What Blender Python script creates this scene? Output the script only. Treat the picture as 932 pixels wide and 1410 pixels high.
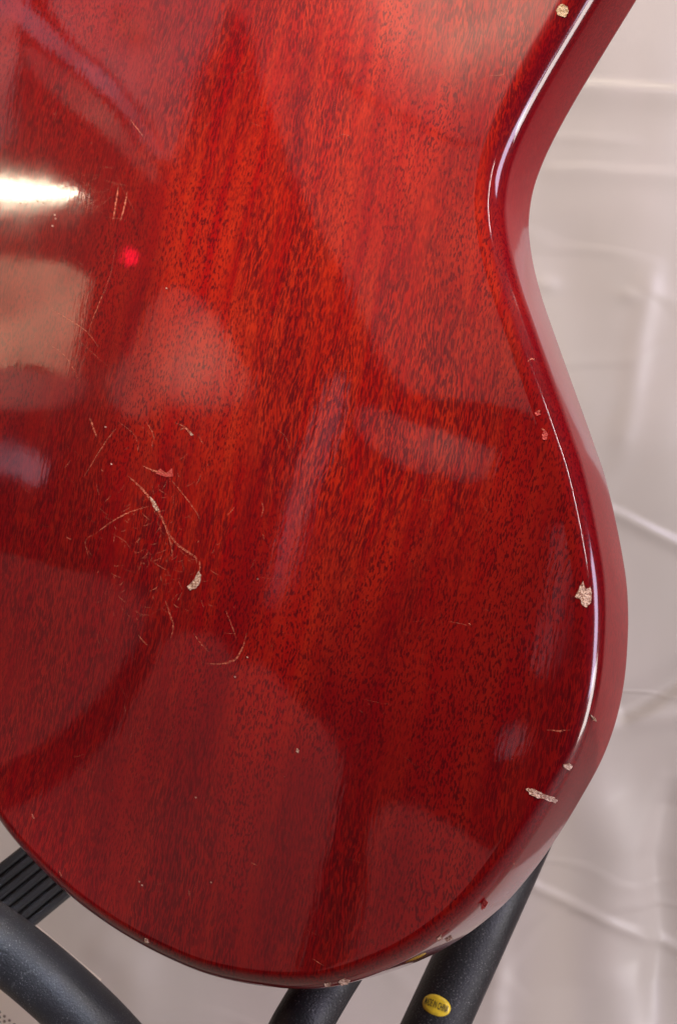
import bpy, bmesh, math, random
from mathutils import Vector, Matrix, noise as mnoise
rnd = random.Random(7)
R = math.radians
for o in list(bpy.data.objects): bpy.data.objects.remove(o)
scene = bpy.context.scene

# ------------------------------------------------------------------ camera
W, H, F = 932.0, 1410.0, 2000.0            # photograph size and focal length in its pixels
PITCH = 12.0
cam_d = bpy.data.cameras.new('camera'); cam = bpy.data.objects.new('camera', cam_d)
scene.collection.objects.link(cam); scene.camera = cam
CAM = Vector((0, 0, .75))
cam.location = CAM; cam.rotation_euler = (R(90 - PITCH), 0, 0)
cam_d.sensor_fit = 'VERTICAL'; cam_d.sensor_height = 24.0; cam_d.lens = 24.0 * F / H
cam_d.clip_start = .02; cam_d.clip_end = 60
cam_d.dof.use_dof = True; cam_d.dof.focus_distance = .60; cam_d.dof.aperture_fstop = 12.0
CM = cam.rotation_euler.to_matrix()
def ray(px, py): return CM @ Vector((px - W/2, H/2 - py, -F))
def P(px, py, depth): return CAM + ray(px, py) * (depth / F)

# ------------------------------------------------------------------ world and exposure
wd = bpy.data.worlds.new('World'); scene.world = wd; wd.use_nodes = True
wd.node_tree.nodes['Background'].inputs[0].default_value = (1.0, .93, .88, 1)
wd.node_tree.nodes['Background'].inputs[1].default_value = .035
scene.view_settings.view_transform = 'Standard'; scene.view_settings.look = 'None'
scene.view_settings.gamma = 1.0; scene.view_settings.exposure = 0.0
scene.render.resolution_x = 676; scene.render.resolution_y = 1024

# ------------------------------------------------------------------ frame of the guitar's back
VP = (1621.0, 1060.0); DIST = .619; THICK = .038; ROUND = .008
depth_dir = ray(*VP).normalized(); NRM = -depth_dir
camup = CM @ Vector((0, 1, 0))
VB = (camup - NRM * camup.dot(NRM)).normalized(); UB = VB.cross(NRM)
C0 = CAM + ray(466, 705).normalized() * DIST
BM = Matrix.Translation(C0) @ Matrix((UB, VB, NRM)).transposed().to_4x4()
def on_back(px, py, z=0):                    # photograph pixel -> body coordinates on the back (height z)
    r = ray(px, py); p0 = C0 + NRM * z
    t = (p0 - CAM).dot(NRM) / r.dot(NRM); q = CAM + r * t - C0
    return Vector((q.dot(UB), q.dot(VB), z))
def mirrored(px, py, dist):                  # where something seen in the lacquer at this pixel stands
    p = BM @ on_back(px, py); r = (p - CAM).normalized()
    r = r - NRM * 2 * r.dot(NRM)
    return p + r * (dist / r.dot(MDIR))
_r = ray(466, 705).normalized(); MDIR = (_r - NRM * 2 * _r.dot(NRM)).normalized()

# ------------------------------------------------------------------ lights
def area(name, loc, target, sx, sy, power, color, roll=0, spread=180):
    l = bpy.data.lights.new(name, 'AREA'); l.shape = 'ELLIPSE' if name == 'tube_lamp' else 'RECTANGLE'; l.size = sx; l.size_y = sy
    l.energy = power; l.color = color; l.spread = R(spread)
    o = bpy.data.objects.new(name, l); scene.collection.objects.link(o); o.location = loc
    o.rotation_euler = ((Vector(target) - Vector(loc)).to_track_quat('-Z', 'Y').to_matrix() @ Matrix.Rotation(roll, 3, 'Z')).to_euler()
    return o
G = C0
# the ceiling tube whose image lies at the left edge of the lacquer
pl = mirrored(-12, 260, 1.5)
tl = area('tube_lamp', pl, BM @ on_back(22, 262), .27, .022, 1.2, (1, .86, .62))
zz = (pl - BM @ on_back(22, 262)).normalized(); xx = mirrored(110, 264, 1.5) - mirrored(-60, 256, 1.5); xx = (xx - zz*xx.dot(zz)).normalized()
tl.rotation_euler = Matrix((xx, zz.cross(xx), zz)).transposed().to_euler()
# tall daylight window behind the photographer's right shoulder, broad soft light from above
area('window_lamp', (1.5, -.55, 1.1), G, .55, 1.2, 26, (.80, .72, 1.0))
area('ceiling_lamp', (.40, .40, 1.75), Vector((.1, 1, .1)), .7, .4, 8, (1, .90, .80))
area('tarp_fill_lamp', (1.5, -.25, .35), Vector((.0, 1, .10)), .5, .7, 15, (.98, .94, .91))  # fill lamp added to brighten the lower tarp, not a real window
area('stand_fill_lamp', (-.50, .10, 1.55), P(-10, 1440, .69), .08, .08, .09, (.62, .74, 1.0), spread=8)  # narrow spot added to light just the stand's foam tube
area('slab_fill_lamp', mirrored(500, 900, .45) + Vector((0, 0, .30)), mirrored(280, 1080, 1.0), .3, .3, .85, (1, .93, .88))  # lamp added out of view to light the red reflector slabs
area('bench_lamp', (.30, -.10, 1.35), G + Vector((0, 0, .08)), .012, .40, 1.2, (1, .95, .92))
# a work lamp close above the guitar: the upper back is bright, the lower end falls off into dark red
area('work_lamp', BM @ Vector((-.06, .50, .34)), BM @ Vector((-.02, .12, 0)), .34, .12, 4.6, (1, .84, .70))

# ------------------------------------------------------------------ helpers
def tag(o, label=None, cat=None, group=None, kind=None):
    if label: o['label'] = label
    if cat: o['category'] = cat
    if group: o['group'] = group
    if kind: o['kind'] = kind
    return o
def empty(name, M=None):
    o = bpy.data.objects.new(name, None); scene.collection.objects.link(o)
    o.empty_display_size = .05
    if M is not None: o.matrix_world = M
    return o
def link(name, bm_or_me, mat, parent=None, smooth=True):
    if isinstance(bm_or_me, bmesh.types.BMesh):
        me = bpy.data.meshes.new(name); bm_or_me.to_mesh(me); bm_or_me.free()
    else: me = bm_or_me
    if smooth: me.polygons.foreach_set('use_smooth', [True] * len(me.polygons))
    if mat: me.materials.append(mat)
    o = bpy.data.objects.new(name, me); scene.collection.objects.link(o)
    if parent: o.parent = parent
    return o
def catmull(pts, n, closed=False):
    out = []; m = len(pts)
    rng = range(m) if closed else range(m - 1)
    for i in rng:
        p0, p1, p2, p3 = [pts[(i + k) % m] if closed else pts[min(max(i + k, 0), m - 1)] for k in (-1, 0, 1, 2)]
        for j in range(n):
            t = j / n
            out.append(.5 * ((2*p1) + (p2 - p0)*t + (2*p0 - 5*p1 + 4*p2 - p3)*t*t + (3*p1 - p0 - 3*p2 + p3)*t**3))
    if not closed: out.append(pts[-1])
    return out
def tube(bm, path, rad, seg=20, cap=True, rib=None):
    rings = []; up = None
    for i, p in enumerate(path):
        t = (path[min(i+1, len(path)-1)] - path[max(i-1, 0)]).normalized()
        if up is None: up = t.orthogonal().normalized()
        up = (up - t * up.dot(t)).normalized(); s = t.cross(up)
        r = rad[i] if isinstance(rad, (list, tuple)) else rad
        ring = []
        for k in range(seg):
            a = 2 * math.pi * k / seg
            rr = r * (rib(a) if rib else 1)
            ring.append(bm.verts.new(p + up * math.cos(a) * rr + s * math.sin(a) * rr))
        rings.append(ring)
    for a, b in zip(rings[:-1], rings[1:]):
        for k in range(seg): bm.faces.new((a[k], a[(k+1) % seg], b[(k+1) % seg], b[k]))
    if cap:
        bm.faces.new(rings[0][::-1]); bm.faces.new(rings[-1])

class NT:                                     # small node-tree helper
    def __init__(s, name):
        s.m = bpy.data.materials.new(name); s.m.use_nodes = True
        s.t = s.m.node_tree; s.t.nodes.clear()
        s.out = s.n('ShaderNodeOutputMaterial'); s.b = s.n('ShaderNodeBsdfPrincipled')
        s.l(s.b.outputs[0], s.out.inputs[0])
    def n(s, typ, **kw):
        nd = s.t.nodes.new(typ)
        for k, v in kw.items(): setattr(nd, k, v)
        return nd
    def l(s, a, b): s.t.links.new(a, b)
    def put(s, sock, v):
        if hasattr(v, 'is_linked') or hasattr(v, 'links'): s.l(v, sock)
        else: sock.default_value = v
    def math(s, op, a, b=0.0, clamp=False):
        nd = s.n('ShaderNodeMath', operation=op, use_clamp=clamp); s.put(nd.inputs[0], a); s.put(nd.inputs[1], b); return nd.outputs[0]
    def mix(s, f, a, b, mode='MIX'):
        nd = s.n('ShaderNodeMix', data_type='RGBA', blend_type=mode)
        s.put(nd.inputs[0], f); s.put(nd.inputs[6], a); s.put(nd.inputs[7], b); return nd.outputs[2]
    def noise(s, vec, scale, detail=2, rough=.5, dist=0, color=False):
        nd = s.n('ShaderNodeTexNoise'); s.l(vec, nd.inputs['Vector']); nd.inputs['Scale'].default_value = scale
        nd.inputs['Detail'].default_value = detail; nd.inputs['Roughness'].default_value = rough; nd.inputs['Distortion'].default_value = dist
        return nd.outputs['Color' if color else 'Fac']
    def rng(s, v, a, b, c=0.0, d=1.0, smooth=True):
        nd = s.n('ShaderNodeMapRange', interpolation_type='SMOOTHSTEP' if smooth else 'LINEAR')
        s.put(nd.inputs[0], v)
        for i, x in enumerate((a, b, c, d)): s.put(nd.inputs[i+1], x)
        return nd.outputs[0]
    def mapping(s, vec, loc=(0,0,0), rot=(0,0,0), sc=(1,1,1)):
        nd = s.n('ShaderNodeMapping'); s.l(vec, nd.inputs[0])
        nd.inputs[1].default_value = loc; nd.inputs[2].default_value = rot; nd.inputs[3].default_value = sc
        return nd.outputs[0]
    def coord(s, which='Object'): return s.n('ShaderNodeTexCoord').outputs[which]
    def vadd(s, a, b, op='ADD'):
        nd = s.n('ShaderNodeVectorMath', operation=op); s.put(nd.inputs[0], a); s.put(nd.inputs[1], b); return nd.outputs[0]
    def bump(s, h, strength, dist, normal=None):
        nd = s.n('ShaderNodeBump'); nd.inputs['Strength'].default_value = strength; nd.inputs['Distance'].default_value = dist
        s.l(h, nd.inputs['Height'])
        if normal: s.l(normal, nd.inputs['Normal'])
        return nd.outputs[0]
    def set(s, **kw):
        for k, v in kw.items(): s.put(s.b.inputs[k.replace('_', ' ')], v)

def simple(name, col, rough=.6, bumpy=0.0, scale=200, spec=.5, var=.12, metal=0):
    m = NT(name); c = m.coord(); f = m.noise(c, scale * .12, 4)
    m.set(Base_Color=m.mix(m.rng(f, .3, .7), tuple(x*(1-var) for x in col) + (1,), tuple(min(1, x*(1+var)) for x in col) + (1,)), Roughness=rough, Metallic=metal)
    m.b.inputs['Specular IOR Level'].default_value = spec
    if bumpy: m.set(Normal=m.bump(m.noise(c, scale, 3), bumpy, .001))
    return m.m

# ------------------------------------------------------------------ materials
def wood_material():
    m = NT('cherry_lacquered_mahogany'); co = m.coord()
    # grain leans to the right and wanders a little
    v = m.mapping(co, rot=(0, 0, R(7)))
    w1 = m.noise(m.mapping(v, sc=(1, .55, 1)), 9, 2, color=True)
    w1 = m.vadd(w1, (.5, .5, .5), 'SUBTRACT'); w1 = m.vadd(w1, (.018, 0, .015), 'MULTIPLY')
    w2 = m.noise(m.mapping(v, sc=(1, .6, 1)), 60, 2, color=True)
    w2 = m.vadd(w2, (.5, .5, .5), 'SUBTRACT'); w2 = m.vadd(w2, (.0042, .003, .004), 'MULTIPLY')
    g = m.vadd(m.vadd(v, w1), w2)
    def vor(sc, s, rand=1):
        nd = m.n('ShaderNodeTexVoronoi'); m.l(m.mapping(g, sc=sc), nd.inputs['Vector']); nd.inputs['Scale'].default_value = s
        nd.inputs['Randomness'].default_value = rand
        return nd.outputs['Distance'], nd.outputs['Color']
    # where the figure shows short, squiggly pores instead of long ones
    fig = m.rng(m.noise(m.mapping(v, loc=(.03, .0, 0), sc=(1, .5, 1)), 13, 3), .44, .60)
    dl, cl = vor((1, .11, 1), 1650)
    sep = m.n('ShaderNodeSeparateColor'); m.l(cl, sep.inputs[0])
    fine = m.noise(m.mapping(g, sc=(1, .25, 1)), 1100, 2)
    dl2 = m.math('ADD', dl, m.math('MULTIPLY', m.math('SUBTRACT', fine, .5), .9))
    thl = m.rng(sep.outputs[0], 0, 1, .32, .66, False)
    pl_ = m.rng(m.math('SUBTRACT', thl, dl2), -.09, .11)
    ps_ = m.rng(m.noise(m.mapping(g, sc=(1, .27, 1)), 1500, 1.5, .5, .25), .49, .61)
    pn_ = m.rng(m.noise(m.mapping(g, sc=(1, .09, 1)), 1900, 1.5, .5, .2), .51, .62)
    pl_ = m.math('MAXIMUM', pl_, m.math('MULTIPLY', pn_, .75))
    fmix = m.n('ShaderNodeMix', data_type='FLOAT'); m.put(fmix.inputs[0], fig); m.put(fmix.inputs[2], pl_); m.put(fmix.inputs[3], ps_)
    pore = fmix.outputs[0]
    dens = m.rng(m.noise(m.mapping(g, sc=(1, .18, 1)), 70, 4, .6), .30, .52, .55, 1.0)
    pore = m.math('MULTIPLY', pore, dens)
    streak = m.noise(m.mapping(g, sc=(1, .05, 1)), 130, 5, .62)
    broad = m.noise(m.mapping(g, loc=(.1, 0, 0), sc=(1, .16, 1)), 26, 3, .55)
    cloud = m.noise(m.mapping(v, sc=(1, .6, 1)), 17, 4, .6)
    red = (.30, .0015, .0024, 1); orange = (.42, .022, .0058, 1); dark = (.050, .0012, .0050, 1)
    base = m.mix(m.rng(streak, .30, .72), red, orange)
    base = m.mix(m.rng(broad, .48, .68, 0, .75), base, (.19, .0012, .0030, 1))
    base = m.mix(m.rng(cloud, .50, .70, 0, .5), base, (.44, .028, .009, 1))
    base = m.mix(m.math('MULTIPLY', pore, .80), base, dark)
    sz = m.n('ShaderNodeSeparateXYZ'); m.l(co, sz.inputs[0]); rim = m.rng(sz.outputs[2], -.00003, -.0016)
    base = m.mix(m.math('MULTIPLY', rim, .66), base, (.115, .0006, .0065, 1))  # edge darkening painted into the colour along the rounded edge
    base = m.mix(m.math('MULTIPLY', m.rng(sz.outputs[2], -.006, -.012), .65), base, (.26, .0040, .0090, 1))
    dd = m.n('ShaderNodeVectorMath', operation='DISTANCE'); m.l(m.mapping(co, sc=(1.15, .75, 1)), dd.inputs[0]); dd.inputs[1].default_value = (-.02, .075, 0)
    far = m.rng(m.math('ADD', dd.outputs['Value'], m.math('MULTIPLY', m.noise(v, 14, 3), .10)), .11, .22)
    base = m.mix(m.math('MULTIPLY', far, .75), base, m.mix(pore, (.130, .0006, .0026, 1), (.062, .0005, .0020, 1)))  # light falloff painted in: darker red towards the rim and the lower end
    # lacquer that has worn through or thinned shows a trace of paler wood
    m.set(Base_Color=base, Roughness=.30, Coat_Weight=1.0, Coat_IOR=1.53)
    m.b.inputs['Specular IOR Level'].default_value = .06
    m.set(Normal=m.bump(pore, -.35, .0003))
    sn = m.n('ShaderNodeVectorMath', operation='DISTANCE'); m.l(m.mapping(co, sc=(1, .75, 1)), sn.inputs[0]); q = on_back(215, 735); sn.inputs[1].default_value = (q.x, q.y*.75, 0); sd = sn.outputs['Value']
    sm = m.noise(co, 90, 3, .6); dull = m.math('ADD', m.rng(m.noise(co, 11, 4, .6), .42, .70, .035, .085), m.math('ADD', m.math('MULTIPLY', rim, .03), m.math('MULTIPLY', m.rng(sd, .055, .0, 0, .10), m.rng(m.noise(co, 120, 4, .7), .35, .6, .4, 1))))
    m.set(Coat_Roughness=dull)
    wav = m.bump(m.noise(co, 22, 1, .4), .10, .0010)
    wav = m.bump(sm, .04, .0004, wav)
    wav = m.bump(m.noise(m.mapping(g, sc=(1, .12, 1)), 420, 2), .10, .00012, wav)
    m.set(Coat_Normal=wav)
    return m.m
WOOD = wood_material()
def chip_material(name, a, b):
    m = NT(name); c = m.coord(); f = m.noise(c, 900, 4, .7)
    m.set(Base_Color=m.mix(m.rng(f, .35, .65), a, b), Roughness=.55, Normal=m.bump(m.noise(c, 1400, 3), 1.0, .0012))
    return m.m
CHIP = chip_material('bare_chipped_wood', (.26, .10, .06, 1), (.76, .54, .42, 1))
CHIPG = chip_material('glue_spot', (.30, .18, .07, 1), (.60, .45, .28, 1))
def scratch_material():
    m = NT('scratched_lacquer'); at = m.n('ShaderNodeAttribute', attribute_name='worn'); c = m.coord()
    f = m.math('MULTIPLY', m.math('MULTIPLY', at.outputs['Fac'], 1.35, True), m.rng(m.noise(c, 700, 3, .7), .36, .60, .15, 1))
    m.set(Base_Color=(.72, .19, .11, 1), Roughness=.45, Alpha=f)
    m.set(Normal=m.bump(m.noise(c, 2600, 2), .8, .0005))
    return m.m
SCR = scratch_material()
def foam_material(name='black_foam_rubber', base=(.011, .011, .012), dust=(.15, .145, .14)):
    m = NT(name); c = m.coord()
    sp = m.noise(c, 1500, 2); big = m.noise(c, 30, 4, .6)
    f = m.math('MULTIPLY', m.rng(sp, .60, .70), m.rng(big, .35, .65, .15, .9))
    col = m.mix(f, base + (1,), dust + (1,))
    scuff = m.rng(m.noise(m.mapping(c, sc=(1, 1, .5)), 75, 5, .7, 1.2), .62, .70, 0, .35)
    col = m.mix(scuff, col, (.10, .10, .095, 1))
    m.b.inputs['Specular IOR Level'].default_value = .35
    m.set(Base_Color=col, Roughness=m.rng(big, .3, .7, .42, .58), Normal=m.bump(m.noise(c, 900, 3), .35, .0008))
    return m.m
FOAM = foam_material()
RIBR = foam_material('ribbed_black_rubber', (.040, .040, .042), (.11, .105, .09))
def tarp_material():
    m = NT('grey_vinyl_tarp'); c = m.coord()
    cl = m.noise(m.mapping(c, sc=(1, 1, .6)), 5, 4, .55)
    col = m.mix(m.rng(cl, .35, .65), (.425, .388, .338, 1), (.480, .428, .382, 1))
    sm = m.noise(m.mapping(c, sc=(2.4, 1, .5)), 4, 2)
    col = m.mix(m.rng(sm, .50, .68, 0, .30), col, (.50, .44, .33, 1))
    m.set(Base_Color=col, Roughness=m.rng(m.noise(c, 16, 3), .3, .7, .34, .50))
    weave = m.n('ShaderNodeTexChecker'); m.l(c, weave.inputs[0]); weave.inputs['Scale'].default_value = 900
    b = m.bump(m.noise(c, 14, 3, .5), .12, .004)
    rd = m.math('ABSOLUTE', m.math('SUBTRACT', m.noise(m.mapping(c, rot=(0, R(25), 0), sc=(1, 1, 2.2)), 3.2, 2, .4), .5))
    b = m.bump(m.rng(rd, 0, .020, 1, 0), .35, .0012, b)
    b = m.bump(m.noise(c, 500, 2), .03, .0005, b)
    m.set(Normal=b)
    return m.m
TARP = tarp_material()

# ------------------------------------------------------------------ the setting: floor
bm = bmesh.new()
for x, y in ((-6, -6), (6, -6), (6, 6), (-6, 6)): bm.verts.new((x, y, 0))
bm.faces.new(bm.verts)
tag(link('floor', bm, simple('concrete_floor', (.30, .27, .24), .7, .3, 60), None, False), kind='structure')

bm = bmesh.new()
for x, z in ((-4, 0), (4, 0), (4, 3), (-4, 3)): bm.verts.new((x, 1.22, z))
bm.faces.new(bm.verts)
tag(link('reflector_wall', bm, simple('reflector_wall_red', (.50, .20, .17), .7, .2, 60), None, False), kind='structure')  # unseen wall added so the guitar's side mirrors a dull red

# ------------------------------------------------------------------ grey tarp hanging behind, running out over the floor
TY = 1.02
def tarp_hit(px, py):
    r = ray(px, py); t = TY / r.y; q = CAM + r * t; return (q.x, q.z)
creases = []
def crease(pts, width, height, asym=0.0):     # pixels on the tarp; ridge (+) or valley (-), metres
    creases.append(([tarp_hit(*p) for p in pts], width*.7, height*.8, asym))
crease([(760, 122), (800, 125), (870, 129), (932, 134), (1010, 142)], .0085, .0085, -.78)
crease([(740, 240), (800, 238), (860, 242), (932, 247), (1000, 250)], .006, .0035, -.7)
crease([(730, 196), (800, 199), (880, 206)], .004, .002)
crease([(800, 690), (860, 716), (900, 737), (960, 766), (1040, 800)], .0048, .0075, -.7)
crease([(845, 1000), (880, 985), (932, 955), (1000, 915)], .013, -.026, .6)
crease([(850, 998), (932, 990), (1000, 992)], .009, .008, -.5)
crease([(690, 1190), (740, 1225), (820, 1262), (932, 1315), (1010, 1350)], .0045, .006, -.3)
crease([(900, 380), (880, 470), (868, 560), (852, 640)], .010, .005)
crease([(770, 300), (790, 420), (830, 560)], .03, -.006)
crease([(730, 398), (772, 402)], .006, .004); crease([(850, 412), (885, 418)], .006, .004)
crease([(932, 1080), (905, 1190), (915, 1300), (890, 1410)], .022, -.026, .4)
crease([(800, 1080), (850, 1180), (830, 1330), (860, 1410)], .03, .018)
crease([(690, 1300), (670, 1410), (640, 1500)], .010, .010)
crease([(200, 1290), (300, 1345), (380, 1400)], .03, -.012); crease([(120, 1300), (180, 1330), (210, 1420)], .02, .010)
crease([(860, 560), (910, 640), (932, 740)], .05, .008)
def seg_d(p, a, b):
    ax, ay = a; bx, by = b; dx, dy = bx-ax, by-ay; L = dx*dx+dy*dy
    t = max(0, min(1, ((p[0]-ax)*dx+(p[1]-ay)*dy)/L)); qx, qy = ax+dx*t, ay+dy*t
    s = (dx*(p[1]-ay)-dy*(p[0]-ax))
    return math.hypot(p[0]-qx, p[1]-qy), (1 if s > 0 else -1), t
def tarp_disp(x, z):
    h = .010 * mnoise.noise(Vector((x*3.2, z*2.1, 3))) + .003 * mnoise.noise(Vector((x*9, z*5, 7))) + .0006 * mnoise.noise(Vector((x*24, z*15, 1)))
    for pts, w, hh, asym in creases:
        best = None
        for k in range(len(pts)-1):
            a, b = pts[k], pts[k+1]
            if abs(x-(a[0]+b[0])/2) > .09+5*w+abs(a[0]-b[0])/2 or abs(z-(a[1]+b[1])/2) > .09+5*w+abs(a[1]-b[1])/2: continue
            d, s, t = seg_d((x, z), a, b)
            fade = 1.0
            if k == 0 : fade = min(1, .25 + t*2)
            if k == len(pts)-2: fade = min(fade, .25 + (1-t)*2)
            if best is None or d < best[0]: best = (d, s, fade)
        if best and best[0] < 5*w:
            d, s, fade = best
            ww = w * (1 + asym * s)
            ww = max(ww, w*.35)
            h += .42 * hh * fade * math.exp(-(d/ww)**2 * .7)
    return h
bm = bmesh.new(); grid = []
xs = []; x = -1.6
while x < .41: xs.append(x); x += .0028 if .05 < x < .42 else (.006 if -.32 < x < .5 else .04)
zs = []; z = 1.9
while z > -.0: zs.append(z); z -= .0028 if .16 < z < 1.0 else .03
for z in zs:
    row = []
    for x in xs:
        y = TY - (tarp_disp(x, z) if -.35 < x < .55 else .012 * mnoise.noise(Vector((x*3.2, z*2.1, 3))))
        if z < .22: y -= (.22 - z)**2 * 2.2
        row.append(bm.verts.new((x, y, z + .004)))
    grid.append(row)
for k in range(1, 9): grid.append([bm.verts.new((x, TY - .11 - k*.10, .006 + .006*abs(mnoise.noise(Vector((x*6, k, 2)))))) for x in xs])
for a, b in zip(grid[:-1], grid[1:]):
    for k in range(len(xs)-1): bm.faces.new((a[k], b[k], b[k+1], a[k+1]))
tag(link('tarp', bm, TARP), 'creased pale grey vinyl tarp hanging behind the red guitar', 'tarp')

# ------------------------------------------------------------------ guitar body
SIL = [(876,0),(840,58),(796,130),(768,180),(746,225),(733,262),(728,300),(728,322),(733.5,364),(746,411),(763,458.5),(785,520),(807.4,581),(820.8,620),(832,650),(844.4,699.6),(856.8,762),(863.6,804),(865.5,849),(864,890),(861,931),(854.6,969),(843.6,1009.6),(828,1050),(803,1094),(771.6,1147.5),(734,1201),(691,1252),(624.7,1302),(564.6,1330)]
BOT = [(479,1356),(414,1363.7),(350,1358),(300,1347),(263,1334.7),(203,1306.5),(150,1274.6),(94,1233),(37.5,1177),(0,1130)]
outl = [on_back(x, y, -THICK + .003) for x, y in SIL]
outl += [on_back(x, y, -THICK*.5 if i == 0 else -ROUND*.75) for i, (x, y) in enumerate(BOT)]
outl = [Vector((p.x, p.y, 0)) for p in outl]
mm = lambda l: [Vector((a/1000, b/1000, 0)) for a, b in l]
outl += mm([(-198,-128),(-220,-98),(-238,-58),(-246,-12),(-248,34),(-246,76),(-243,116),(-242,152),(-246,190),(-252,228),(-258,268),(-256,308),(-236,340),(-206,352),(-172,344),(-140,326),(-104,316),(-62,312),(-20,316),(12,328),(44,346),(82,364),(118,372),(148,362),(160,336),(154,304),(138,276),(122,252)])
for _ in range(1):                             # take the tracing jitter out of the outline
    outl = [(outl[i-1] + outl[i]*4 + outl[(i+1) % len(outl)]) / 6 for i in range(len(outl))]
ol = catmull(outl, 8, True); n = len(ol)
nor = []
for i in range(n):
    t = (ol[(i+1) % n] - ol[i-1]).normalized(); nor.append(Vector((t.y, -t.x, 0)))
area2 = sum(ol[i].x*ol[(i+1) % n].y - ol[(i+1) % n].x*ol[i].y for i in range(n))
if area2 < 0: nor = [-q for q in nor]
def rr(p):                                     # the round-over of the edge, wider up at the waist and horns
    k = max(0, min(1, (p.y + .16) / .34)); return .0076 + .0034 * k
def rest(i, ins, z): q = ol[i] - nor[i]*ins; return Vector((q.x, q.y, z))
bm = bmesh.new(); rings = []
prof = []
NA = 14
for k in range(NA + 1):
    a = math.pi/2 * k / NA; prof.append((lambda r, a=a: r*(1-math.sin(a)), lambda r, a=a: -r*(1-math.cos(a))))
RF = .004
for k in range(7):
    a = math.pi/2 * k / 6; prof.append((lambda r, a=a: RF*(1-math.cos(a)), lambda r, a=a: -THICK + RF*(1-math.sin(a))))
rings.append([bm.verts.new(rest(i, rr(ol[i]) + .0012, 0)) for i in range(n)])
for fi, fz in prof: rings.append([bm.verts.new(rest(i, fi(rr(ol[i])), fz(rr(ol[i])))) for i in range(n)])
rings.append([bm.verts.new(rest(i, RF + .001, -THICK)) for i in range(n)])
for a, b in zip(rings[:-1], rings[1:]):
    for k in range(n): bm.faces.new((a[k], a[(k+1) % n], b[(k+1) % n], b[k]))
bm.faces.new(rings[0]); bm.faces.new(rings[-1][::-1])
bmesh.ops.recalc_face_normals(bm, faces=bm.faces)
bmesh.ops.triangulate(bm, faces=[f for f in bm.faces if len(f.verts) > 4])
guitar = empty('electric_guitar', BM)
tag(guitar, 'glossy cherry red solid body guitar seen from the back with chipped and scratched lacquer', 'guitar')
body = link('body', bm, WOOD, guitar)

# neck running up out of the picture, with its headstock
bm = bmesh.new(); ring0 = []
ndir = Vector((math.sin(R(6)), math.cos(R(6)), 0)); ns = Vector((ndir.y, -ndir.x, 0))
base = Vector((-.050, .27, 0)); rows = []
for k in range(15):
    s = k/14; c = base + ndir * (.06 + .58*s); w = .029 - .007*s; dz = -.014 - .004*s
    rows.append([bm.verts.new(c + ns*w*math.cos(a) + Vector((0, 0, dz - .024 + .020*math.sin(a)))) for a in [math.pi*j/10 for j in range(11)]])
for a, b in zip(rows[:-1], rows[1:]):
    for j in range(10): bm.faces.new((a[j], a[j+1], b[j+1], b[j]))
    bm.faces.new((a[10], a[0], b[0], b[10]))
bm.faces.new(rows[0]); bm.faces.new(rows[-1][::-1]); bmesh.ops.recalc_face_normals(bm, faces=bm.faces)
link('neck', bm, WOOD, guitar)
bm = bmesh.new(); hs = []
for zz in (-.030, -.044):
    hs.append([bm.verts.new(base + ndir*(.635+a) + ns*b + Vector((0, 0, zz - .1*a))) for a, b in ((0,.022),(.03,.034),(.16,.042),(.185,.02),(.175,0),(.185,-.02),(.16,-.042),(.03,-.034),(0,-.022))])
bm.faces.new(hs[0]); bm.faces.new(hs[1][::-1])
for j in range(9): bm.faces.new((hs[0][j], hs[1][j], hs[1][(j+1) % 9], hs[0][(j+1) % 9]))
bmesh.ops.recalc_face_normals(bm, faces=bm.faces)
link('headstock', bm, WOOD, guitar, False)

# ---- surface lookup on the back and its round-over: height of the lacquer under a point of the outline frame
from mathutils.kdtree import KDTree
kd = KDTree(n)
for i in range(n): kd.insert(ol[i], i)
kd.balance()
def surf(p):
    bi = kd.find(Vector((p.x, p.y, 0)))[1]
    q = Vector((p.x, p.y, 0)) - ol[bi]; d = -(q.dot(nor[bi])); r = rr(ol[bi])
    if d >= r: return 0.0, Vector((0, 0, 1))
    d = max(d, .0002); s = (r-d)/r
    return -r*(1-math.sqrt(max(0, 1-s*s))), (nor[bi]*s + Vector((0, 0, math.sqrt(max(0, 1-s*s))))).normalized()
def to_surf(px, py, lift):
    z = 0.0
    for _ in range(6):
        p = on_back(px, py, z); z = surf(p)[0]
    p = on_back(px, py, z); nn = surf(p)[1]
    return Vector((p.x, p.y, z)) + nn*lift

def chip(outline, mat=CHIP, label=None, lift=.00035, jag=1.2):
    """a flake missing from the lacquer: a thin raised lip and a pitted pale middle"""
    bm = bmesh.new(); pts = []
    m_ = len(outline)
    for i in range(m_):
        a = Vector(outline[i] + (0,)); b = Vector(outline[(i+1) % m_] + (0,))
        for k in range(3):
            q = a.lerp(b, k/3); pts.append((q.x + rnd.uniform(-jag, jag)*.5, q.y + rnd.uniform(-jag, jag)*.5))
    cx = sum(p[0] for p in pts)/len(pts); cy = sum(p[1] for p in pts)/len(pts)
    r0 = [bm.verts.new(to_surf(x, y, -.0003)) for x, y in pts]
    r1 = [bm.verts.new(to_surf(x, y, lift*rnd.uniform(.5, 1.1))) for x, y in pts]
    r2 = [bm.verts.new(to_surf(x+(cx-x)*.45, y+(cy-y)*.45, lift*rnd.uniform(.1, .7))) for x, y in pts]
    c = bm.verts.new(to_surf(cx, cy, lift*.4)); L = len(pts)
    for i in range(L):
        j = (i+1) % L
        bm.faces.new((r0[i], r0[j], r1[j], r1[i])); bm.faces.new((r1[i], r1[j], r2[j], r2[i])); bm.faces.new((r2[i], r2[j], c))
    bmesh.ops.recalc_face_normals(bm, faces=bm.faces)
    o = link('chip', bm, mat, guitar, False)
    if label: o['label'] = label
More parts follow.
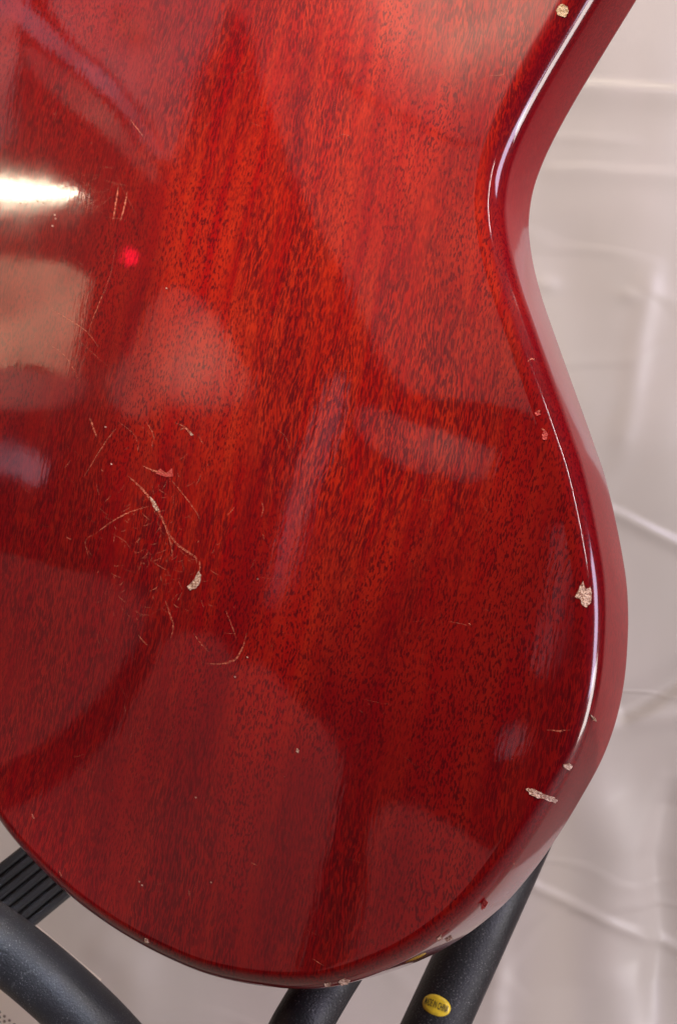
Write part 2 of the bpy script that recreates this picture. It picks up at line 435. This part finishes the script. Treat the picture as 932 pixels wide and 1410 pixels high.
chip([(798,808),(803,800),(806,812),(812,808),(814,822),(813,830),(807,837),(801,833),(799,826),(792,822)], label='pale star-shaped chip of bare wood on the rounded edge')
chip([(768,9),(774,6),(782,10),(782,18),(777,24),(769,22),(765,15)], CHIPG, 'brown glue spot at the top edge of the back')
chip([(274,786),(277,792),(276,802),(270,810),(262,813),(258,808),(264,803),(269,796)], label='curved pale gouge below the fan of scratches')
chip([(724,1086),(732,1085),(742,1090),(750,1095),(763,1098),(768,1102),(764,1105),(752,1101),(740,1098),(730,1093)], label='long sideways gouge near the lower right edge', jag=2)
chip([(775,1053),(784,1051),(788,1055),(783,1060),(777,1058)])
chip([(812,984),(818,988),(821,994),(816,992)], jag=.6)
chip([(207,684),(213,690),(220,702),(216,704),(211,697)], jag=.6)
chip([(262,594),(267,599),(263,600)], jag=.4)
chip([(720,500),(728,496),(733,500),(727,503),(720,508),(716,504)], SCR, jag=1)
chip([(466,1351),(474,1347),(482,1350),(478,1355),(470,1356)], jag=.8)
chip([(447,1354),(455,1353),(455,1358),(448,1358)], jag=.6)
chip([(601,1292),(607,1287),(609,1292),(603,1296)], jag=.8); chip([(612,1293),(621,1288),(622,1292),(615,1296)], jag=.6)
chip([(200,1292),(204,1293),(205,1298),(200,1297)], jag=.5)
chip([(409,1030),(412,1033),(411,1037),(408,1035)], jag=.3)
for x, y in ((76, 296), (77, 301), (73, 311), (52, 277), (36, 281), (29, 280), (60, 279), (230, 397), (146, 588), (154, 639), (324, 932), (341, 905), (355, 797), (270, 1098), (291, 1215), (192, 1214), (196, 1219)):
    chip([(x-.9, y-1.1), (x+1.0, y-.6), (x+.8, y+1.2), (x-.7, y+.8)], jag=.4)
# red bruises beside the edge
RED = chip_material('torn_red_lacquer', (.36, .01, .01, 1), (.60, .08, .06, 1))
chip([(663,1243),(667,1238),(671,1242),(667,1250),(663,1252)], RED, 'torn red flake at the lower right edge')
chip([(746,598),(750,592),(754,598),(752,606),(747,605)], RED, jag=1)
chip([(736,568),(742,566),(744,571),(739,573)], RED, jag=.8)
chip([(221,645),(227,652),(236,654),(237,645),(238.5,656),(230,657),(215,652)], RED, 'hooked pinkish tear among the scratches', .0002, .6)

# ---- scratches: thin torn ribbons lying on the lacquer
def scratches(lines):
    bm = bmesh.new(); lay = bm.verts.layers.float.new('worn')
    for pts, w, a in lines:
        path = catmull([Vector(p + (0,)) for p in pts], 10)
        m_ = len(path); prev = None
        for i, p in enumerate(path):
            t = (path[min(i+1, m_-1)] - path[max(0, i-1)]).normalized(); s = Vector((-t.y, t.x, 0))
            f = math.sin(math.pi * min(1, max(0, (i+.6)/(m_+.2))))**.5
            ww = w * f * rnd.uniform(.55, 1.15) * .5; jx = rnd.uniform(-.35, .35)
            p1 = p + s*(ww+jx); p2 = p - s*(ww-jx)
            v1 = bm.verts.new(to_surf(p1.x, p1.y, .00012)); v2 = bm.verts.new(to_surf(p2.x, p2.y, .00012))
            v1[lay] = v2[lay] = a * f * rnd.uniform(.6, 1.1)
            if prev: bm.faces.new((prev[0], prev[1], v2, v1))
            prev = (v1, v2)
    bmesh.ops.recalc_face_normals(bm, faces=bm.faces)
    return link('scratches', bm, SCR, guitar)
S = [([(176,655),(195,672),(208,688),(218,702),(228,722)], 3.4, .8), ([(228,722),(240,745),(256,758),(270,768),(271,776)], 3.2, .45),
     ([(215,700),(228,725),(236,750),(238,770)], 1.6, .6), ([(206,697),(180,705),(155,718),(132,735)], 2.0, .55), ([(132,735),(118,745),(124,770)], 1.4, .3),
     ([(196,641),(212,648),(232,652)], 2.2, .8), ([(232,656),(252,680),(270,704),(276,718)], 1.6, .5), ([(241,582),(255,588),(262,594)], 1.6, .5),
     ([(248,592),(256,590),(264,600)], 2.4, .7), ([(160,590),(145,610),(115,658)], 1.4, .45), ([(163,580),(185,598),(190,610)], 1.2, .35),
     ([(124,575),(130,592),(134,602)], 2.6, .6), ([(200,578),(210,595),(214,609)], 1.4, .45), ([(340,872),(334,892),(324,908),(305,914),(284,914)], 3.0, .55),
     ([(310,838),(318,858),(326,880)], 1.4, .5), ([(228,826),(234,845),(239,862),(235,882)], 2.2, .5), ([(267,872),(276,885),(288,898)], 1.5, .45),
     ([(190,872),(197,882),(205,890)], 1.8, .4), ([(275,772),(276,780),(275,786)], 2.2, .7), ([(212,775),(230,785)], 1.3, .4), ([(155,735),(172,745),(180,756)], 1.2, .3),
     ([(164,255),(160,280),(156,304)], 2.2, .75), ([(176,262),(172,284),(166,305)], 2.0, .75), ([(148,395),(136,420),(122,458)], 1.0, .55), ([(180,165),(190,178),(198,188)], 1.3, .75),
     ([(160,340),(152,380),(140,408)], .9, .3), ([(70,425),(95,440),(118,455),(138,480)], 1.2, .65), ([(60,470),(90,490),(112,528)], 1.0, .5),
     ([(360,690),(363,700),(360,712)], 1.5, .5), ([(362,735),(364,742)], 1.4, .5), ([(460,190),(475,185),(485,192)], 1.0, .3),
     ([(752,1005),(764,1006),(775,1008)], 1.6, .55), ([(765,1006),(786,1005)], 1.2, .5), ([(669,105),(680,104),(692,103),(694,97)], 1.0, .35), ([(600,108),(604,96),(610,102),(614,112)], .9, .3),
     ([(346,1188),(355,1192)], 1.6, .5), ([(430,1320),(446,1330)], 1.5, .5), ([(44,1120),(48,1128)], 2.2, .5), ([(82,1198),(86,1208)], 2.0, .5), ([(260,1225),(262,1235)], 2.0, .4),
     ([(705,1187),(711,1193)], 1.6, .5), ([(618,856),(630,858),(650,862)], 1.0, .3), ([(645,858),(648,860)], 1.5, .8), ([(160,240),(190,300)], .7, .25), ([(320,500),(280,520),(260,540)], .8, .25),
     ([(110,470),(150,505)], .8, .3), ([(0,250),(40,262),(100,280)], .8, .3), ([(30,292),(60,300),(120,268)], .7, .25), ([(380,590),(392,600),(400,620)], 1.0, .25),
     ([(726,498),(732,494),(736,497)], 2.2, .8), ([(738,566),(744,566)], 2.0, .7), ([(745,590),(750,594),(748,602)], 3, .7)]
for _ in range(150):                            # the haze of fine marks round the gouge
    x = rnd.gauss(215, 45); y = rnd.gauss(740, 75); a = rnd.uniform(0, 6.3); l = rnd.uniform(3, 18)
    S.append(([(x, y), (x + l*math.cos(a)*.6, y + l*math.sin(a)*.6 + 1), (x + l*math.cos(a), y + l*math.sin(a))], rnd.uniform(.6, 1.4), rnd.uniform(.15, .5)))
for _ in range(60):
    x = rnd.uniform(10, 640); y = rnd.uniform(60, 1250); a = rnd.uniform(0, 6.3); l = rnd.uniform(2, 26)
    if on_back(x, y).x < -.15 and y > 1050: continue
    S.append(([(x, y), (x + l*math.cos(a)*.55, y + l*math.sin(a)*.5 + 1), (x + l*math.cos(a), y + l*math.sin(a))], rnd.uniform(.5, 1.0), rnd.uniform(.08, .25)))
for _ in range(260):                           # hairlines from polishing and dust specks
    x = rnd.uniform(5, 700); y = rnd.uniform(20, 1300)
    if surf(on_back(x, y))[0] < -.0001 or min((on_back(x, y) - q).length for q in ol[::6]) < .012: continue
    if y > 1100 and (x < 120 or x > 640) or x > 640 and y < 400: continue
    l = rnd.choice((1.2, 1.5, 2, 12, 25, 45)); a = rnd.gauss(.5, .7) if l > 5 else rnd.uniform(0, 6)
    S.append(([(x, y), (x + l*math.cos(a)*.5, y + l*math.sin(a)*.5 + l*.03), (x + l*math.cos(a), y + l*math.sin(a))], .55 if l > 5 else 1.1, rnd.uniform(.05, .16) if l > 5 else rnd.uniform(.2, .5)))
for k in range(34):                            # scuffs over the shiny lamp image
    x = rnd.uniform(0, 150); y = rnd.uniform(225, 300); a = rnd.uniform(-.9, .9); l = rnd.uniform(8, 40)
    S.append(([(x, y), (x + l*math.cos(a)*.5, y + l*math.sin(a)*.5 + rnd.uniform(-2, 2)), (x + l*math.cos(a), y + l*math.sin(a))], .7, rnd.uniform(.1, .3)))
sc = scratches(S); sc['kind'] = 'stuff'; sc['label'] = 'fine pale scratches spread over the lacquer'

# ------------------------------------------------------------------ guitar stand
stand = empty('guitar_stand', Matrix.Translation((-.02, .62, 0)))
tag(stand, 'black foam-sleeved guitar stand under the red guitar with a small yellow sticker', 'guitar stand')
SI = stand.matrix_world.inverted()
def L(p): return SI @ p
def path(pts, k=10): return [L(q) for q in catmull([P(*p) for p in pts], k)]
bm = bmesh.new()
tube(bm, path([(-120,1222,.70),(-70,1252,.70),(0,1299,.695),(66,1352,.69),(130,1412,.68),(200,1490,.665),(262,1556,.645)]), .0160, 40)
link('cradle_arm', bm, FOAM, stand)
bm = bmesh.new()
tube(bm, path([(500,1250,.665),(478,1305,.655),(446,1358,.645),(414,1412,.635),(375,1480,.64),(300,1556,.645)]), .0128, 40)
link('cradle_arm', bm, FOAM, stand)
bm = bmesh.new()
tube(bm, path([(775,1024,.76),(697,1197,.74),(600,1410,.715),(520,1585,.69),(440,1760,.67)]), .0158, 48)
leg = link('upright', bm, FOAM, stand)
bm = bmesh.new()
tube(bm, [L(P(262,1556,.645)), L(P(280,1580,.645)), L(P(300,1556,.645))], .0165, 24); link('yoke', bm, FOAM, stand)
foot0 = P(300, 1580, .66)
for dx, dy in ((-.26, .18), (.28, .12), (0, -.18)):
    bm = bmesh.new(); e = Vector((foot0.x + dx, foot0.y + dy, .016))
    tube(bm, [L(foot0), L(foot0.lerp(e, .5)), L(e)], .009, 20)
    lg = link('leg', bm, simple('black_steel', (.03, .03, .03), .35, 0, 200), stand)
    bm = bmesh.new(); tube(bm, [L(Vector((e.x, e.y, .0))), L(Vector((e.x, e.y, .03)))], .014, 20)
    link('rubber_foot', bm, FOAM, lg)
bm = bmesh.new(); tube(bm, [L(P(440,1760,.67)), L(foot0.lerp(P(440,1760,.67), .5)), L(foot0)], .012, 20); link('lower_post', bm, FOAM, stand)
# ribbed pad: a flat rubber block whose long ribs run up to the right, behind the guitar
a0 = P(-60, 1300, .745); a1 = P(150, 1130, .80)
dirp = (a1 - a0).normalized(); cdir = ray(40, 1230).normalized(); sp = dirp.cross(-cdir).normalized(); up_ = sp.cross(dirp).normalized()
def block(bm, c0, c1, side, up, w0, w1, h0, h1, bev=.0012):
    ring = []
    for q in (c0, c1):
        cs = [(w0, h0), (w1, h0), (w1, h1 - bev), (w1 - bev, h1), (w0 + bev, h1), (w0, h1 - bev)]
        ring.append([bm.verts.new(L(q + side*a + up*b)) for a, b in cs])
    for j in range(6): bm.faces.new((ring[0][j], ring[0][(j+1) % 6], ring[1][(j+1) % 6], ring[1][j]))
    bm.faces.new(ring[0][::-1]); bm.faces.new(ring[1]); bmesh.ops.recalc_face_normals(bm, faces=bm.faces)
bm = bmesh.new(); block(bm, a0, a1, sp, up_, -.0187, .0187, -.014, 0)
pad = link('ribbed_pad', bm, RIBR, stand, False)
for k in range(7):
    bm = bmesh.new(); x0 = -.0187 + k*.00533
    block(bm, a0, a1, sp, up_, x0 + .0004, x0 + .0046, -.001, .0024 - .0003*(k % 2), .0009)
    link('rib', bm, RIBR, pad, False)
# yellow oval sticker, wrapped on the upright
def upright_frame(px, py):
    A = P(697,1197,.74); B = P(600,1410,.715); ax = (B - A).normalized()
    r = ray(px, py).normalized(); w0 = CAM - A
    d_ = r - ax*r.dot(ax); w_ = w0 - ax*w0.dot(ax)
    a = d_.dot(d_); b = 2*d_.dot(w_); c = w_.dot(w_) - .0159**2
    t = (-b - math.sqrt(max(0, b*b-4*a*c)))/(2*a); p = CAM + r*t
    nn = (p - A) - ax*(p - A).dot(ax)
    return p, nn.normalized(), ax, A
p_s, n_s, ax_s, A_s = upright_frame(600, 1384)
th = R(24); e1 = (CM @ Vector((math.cos(th), -math.sin(th), 0))); e1 = (e1 - n_s*e1.dot(n_s)).normalized(); e2 = n_s.cross(e1)
def wrap(x, y, lift):                          # plane of the sticker -> skin of the tube
    q = p_s + e1*x + e2*y; d = (q - A_s); along = ax_s*d.dot(ax_s); rad = (d - along).normalized()
    return L(A_s + along + rad*(.0158 + lift))
YEL = NT('yellow_paper'); YEL.set(Base_Color=YEL.mix(YEL.rng(YEL.noise(YEL.coord(), 400, 3), .35, .65), (.80, .56, .03, 1), (.66, .47, .03, 1)), Roughness=.4); YEL = YEL.m
bm = bmesh.new(); rg = []
for f, lf in ((1, -.0003), (1, .0003), (.66, .00034), (.33, .00034)):
    rg.append([bm.verts.new(wrap(.0079*f*math.cos(a), .0047*f*math.sin(a), lf)) for a in [2*math.pi*k/48 for k in range(48)]])
c = bm.verts.new(wrap(0, 0, .00034))
for a, b in zip(rg[:-1], rg[1:]):
    for k in range(48): bm.faces.new((a[k], a[(k+1) % 48], b[(k+1) % 48], b[k]))
for k in range(48): bm.faces.new((rg[-1][k], rg[-1][(k+1) % 48], c))
bmesh.ops.recalc_face_normals(bm, faces=bm.faces)
sticker = link('sticker', bm, YEL, stand); sticker['label'] = 'small yellow oval sticker reading MADE IN CHINA'
cu = bpy.data.curves.new('lettering', 'FONT'); cu.body = 'MADE IN CHINA'; cu.size = .0030; cu.align_x = 'CENTER'; cu.align_y = 'CENTER'; cu.offset = .00003
to = bpy.data.objects.new('t', cu); scene.collection.objects.link(to)
me = bpy.data.meshes.new_from_object(to.evaluated_get(bpy.context.evaluated_depsgraph_get())); bpy.data.objects.remove(to)
xs_ = [v.co.x for v in me.vertices]; wx = max(xs_) - min(xs_)
for v in me.vertices: v.co = wrap(v.co.x/wx*.0128, v.co.y*1.6, .00050)
link('lettering', me, simple('black_ink', (.03, .03, .02), .5, 0), sticker, False)

# ------------------------------------------------------------------ bright perforated box at the lower left corner
bx = empty('perforated_box', Matrix.Translation(P(-30, 1430, .80)))
tag(bx, 'cream perforated panel showing in the bottom left corner below the black tube', 'box')
CREAM = simple('cream_plastic', (.78, .70, .56), .5, .1, 100, var=.03)
bm = bmesh.new(); bmesh.ops.create_cube(bm, size=1)
M = Matrix.Translation(CM @ Vector((0, 0, -.03))) @ CM.to_4x4() @ Matrix.Rotation(R(-40), 4, 'Z') @ Matrix.Diagonal((.075, .10, .05, 1))
bmesh.ops.transform(bm, matrix=M, verts=bm.verts); bmesh.ops.bevel(bm, geom=bm.edges[:], offset=.002, segments=2, affect='EDGES')
pan = link('panel', bm, CREAM, bx, False)
bm = bmesh.new(); MR = Matrix.Translation(CM @ Vector((0, 0, -.03))) @ CM.to_4x4() @ Matrix.Rotation(R(-40), 4, 'Z')
for i in range(-19, 20):
    for j in range(-3, 9):
        if (i + j) % 2: continue
        r_ = bmesh.ops.create_circle(bm, cap_ends=True, segments=8, radius=.00085, matrix=MR @ Matrix.Translation((i*.0018, j*.0021 , .0252)))
ho = link('perforations', bm, simple('dark_hole', (.25, .20, .15), .9), bx, False); ho['kind'] = 'stuff'

# ------------------------------------------------------------------ what the lacquer mirrors: slabs added out of view, and a red indicator light
def slab(name, poly, dist, mat, label, cat, thick=.03):
    """an unseen slab added only for its reflection, its outline as it shows in the lacquer"""
    pts = [mirrored(q.x, q.y, dist) for q in catmull([Vector(p + (0,)) for p in poly], 5, True)]; c = sum(pts, Vector())/len(pts)
    root = Matrix.Translation(c); bm = bmesh.new(); nn = MDIR
    f = [bm.verts.new(p - c) for p in pts]; b = [bm.verts.new(p - c + nn*thick) for p in pts]
    bm.faces.new(f); bm.faces.new(b[::-1])
    for i in range(len(pts)): bm.faces.new((f[i], b[i], b[(i+1) % len(pts)], f[(i+1) % len(pts)]))
    bmesh.ops.recalc_face_normals(bm, faces=bm.faces)
    o = link(name, bm, mat, None, False); o.matrix_world = root
    return tag(o, label, cat)
PALE = simple('red_reflector_slab', (.85, .30, .28), .7, .1, 30)  # made-up reflectors, coloured to lift and redden the lower lacquer
slab('red_reflector_slab', [(-120,770),(60,780),(192,825),(158,925),(100,992),(40,1035),(-30,1070),(-120,1095)], 1.0, PALE, 'added red reflector slab mirrored left of the dark curved band in the lacquer', 'reflector slab')
slab('red_reflector_slab', [(232,880),(290,875),(330,915),(370,925),(420,985),(440,1000),(468,1060),(455,1150),(430,1250),(405,1340),(395,1400),(200,1400),(-60,1250),(-60,1160),(60,1095),(150,1020),(205,930)], 1.02, PALE, 'broad added red reflector slab mirrored in the lowest part of the lacquer', 'reflector slab')
slab('red_reflector_slab', [(520,1120),(600,1130),(690,1190),(800,1260),(700,1450),(460,1450),(478,1340),(505,1230)], 1.04, PALE, 'narrow added red reflector slab mirrored right of the dark band near the bottom edge', 'reflector slab')
def glow(name, col, strength, soft=False):  # glowing slabs added to make the bright patches in the lacquer
    m = NT(name); m.set(Base_Color=(.6, .6, .6, 1), Roughness=.5)
    m.b.inputs['Emission Color'].default_value = col + (1,)
    f = m.rng(m.noise(m.coord(), 9, 3), .3, .7, .6*strength, 1.3*strength)
    if soft == 'part':                         # brighter towards one middle, so the slab's reflection fades out
        q = m.vadd(m.coord('Generated'), (.6, .45, .55), 'SUBTRACT'); ln = m.n('ShaderNodeVectorMath', operation='LENGTH'); m.l(q, ln.inputs[0])
        f = m.math('MULTIPLY', f, m.rng(ln.outputs['Value'], .52, .10, .12, 1.15))
    elif soft:                                   # brightest in the middle, fading towards the edges
        q = m.vadd(m.coord('Generated'), (.5, .5, .5), 'SUBTRACT'); ln = m.n('ShaderNodeVectorMath', operation='LENGTH'); m.l(q, ln.inputs[0])
        f = m.math('MULTIPLY', f, m.rng(ln.outputs['Value'], .55, .05, .0, 1))
    m.put(m.b.inputs['Emission Strength'], f)
    return m.m
COOL = glow('cool_glow', (.85, .76, 1.0), .85); DIM = glow('dim_cool_glow', (.85, .72, 1.0), .26)
WARM = glow('warm_glow', (1.0, .62, .38), 2.9); WARM2 = glow('dim_warm_glow', (1.0, .60, .40), 1.5, 'part')
PINK = glow('pink_glow', (1.0, .62, .62), .75); FAINT = glow('faint_warm_glow', (1.0, .60, .46), .5, 'part'); SOFT = glow('broad_warm_glow', (1.0, .66, .46), 3.9, True)
VEIL = glow('veil_glow', (1.0, .60, .42), .20)
slab('glow_slab', [(10,-40),(40,8),(80,45),(130,88),(178,138),(222,205),(216,212),(196,188),(170,150),(120,105),(70,62),(20,22),(-30,-20)], 1.5, COOL, 'added slanting glow slab mirrored as a pinkish streak at the upper left', 'window')
slab('glow_slab', [(100,-100),(320,-100),(305,10),(283,60),(262,110),(244,190),(232,220),(222,190),(185,132),(140,82),(92,40),(70,0)], 1.55, PINK, 'added pink glow slab mirrored above the bright lamp at the upper left', 'window')
slab('warm_glow_slab', [(160,5),(178,10),(184,28),(200,50),(190,62),(170,45),(155,25)], 1.5, WARM2, 'small added cream glow slab mirrored near the top left of the back', 'lamp')
slab('glow_slab', [(-80,-60),(12,-60),(16,60),(10,130),(2,190),(-80,190)], 1.55, PINK, 'added upright pink glow slab mirrored at the top left corner', 'window')
slab('glow_slab', [(40,60),(90,95),(150,150),(215,230),(205,245),(150,190),(90,140),(40,90)], 1.57, FAINT, 'added dim orange slanting glow slab mirrored beneath the pinkish streak', 'window')
slab('warm_glow_slab', [(460,-190),(900,-190),(900,20),(760,130),(660,190),(580,165),(440,60)], 1.1, SOFT, 'broad added warm glow slab mirrored across the top right of the back', 'lamp')
slab('glow_slab', [(330,-100),(900,-100),(800,200),(760,400),(770,570),(700,560),(630,545),(560,532),(520,470),(450,330),(390,200),(350,60)], 1.75, VEIL, 'tall added dim glow slab mirrored over the right half of the back', 'window')
slab('warm_glow_slab', [(-150,355),(30,358),(112,374),(106,420),(96,470),(84,512),(40,500),(-150,500)], 1.4, WARM, 'added warm glow slab mirrored at the left edge below the bright tube', 'lamp')
slab('glow_slab', [(-150,500),(90,515),(110,545),(60,560),(-150,548)], 1.42, FAINT, 'added dim orange glow slab mirrored beneath the warm one', 'window')
slab('warm_glow_slab', [(232,398),(265,402),(300,445),(345,525),(318,556),(258,560),(222,548),(196,574),(166,566),(150,525),(182,480),(204,430)], 1.45, WARM2, 'added dim warm glow slab mirrored right of the brighter one', 'lamp')
slab('glow_slab', [(460,515),(474,545),(450,640),(412,735),(386,825),(370,820),(392,710),(422,610)], 1.5, DIM, 'narrow added glow slab mirrored as a purple streak in the middle of the back', 'window')
slab('glow_slab', [(500,560),(560,580),(672,612),(676,640),(650,660),(560,645),(495,595)], 1.5, FAINT, 'small added faint glow slab mirrored right of the middle', 'window')
slab('glow_slab', [(780,730),(776,800),(764,860),(748,925),(740,915),(755,850),(766,790),(772,735)], 1.5, DIM, 'thin added glow slab mirrored beside the right edge', 'window')
slab('glow_slab', [(695,1010),(718,1000),(722,1020),(700,1045),(690,1035)], 1.5, DIM, 'small added bluish glow slab mirrored above the sideways gouge', 'window')
slab('glow_slab', [(0,610),(30,618),(58,645),(44,666),(5,650),(-60,650),(-60,605)], 1.5, COOL, 'small added bluish glow slab mirrored at the left edge', 'window')
RL = NT('red_indicator'); RL.set(Base_Color=(.5, 0, 0, 1)); RL.b.inputs['Emission Color'].default_value = (1, .0, .03, 1); RL.b.inputs['Emission Strength'].default_value = 14.0; RL = RL.m
bm = bmesh.new(); bmesh.ops.create_uvsphere(bm, u_segments=20, v_segments=12, radius=.012)
o = link('indicator_lamp', bm, RL); o.location = mirrored(180, 355, 1.5); tag(o, 'small red indicator light mirrored below the bright tube', 'light')
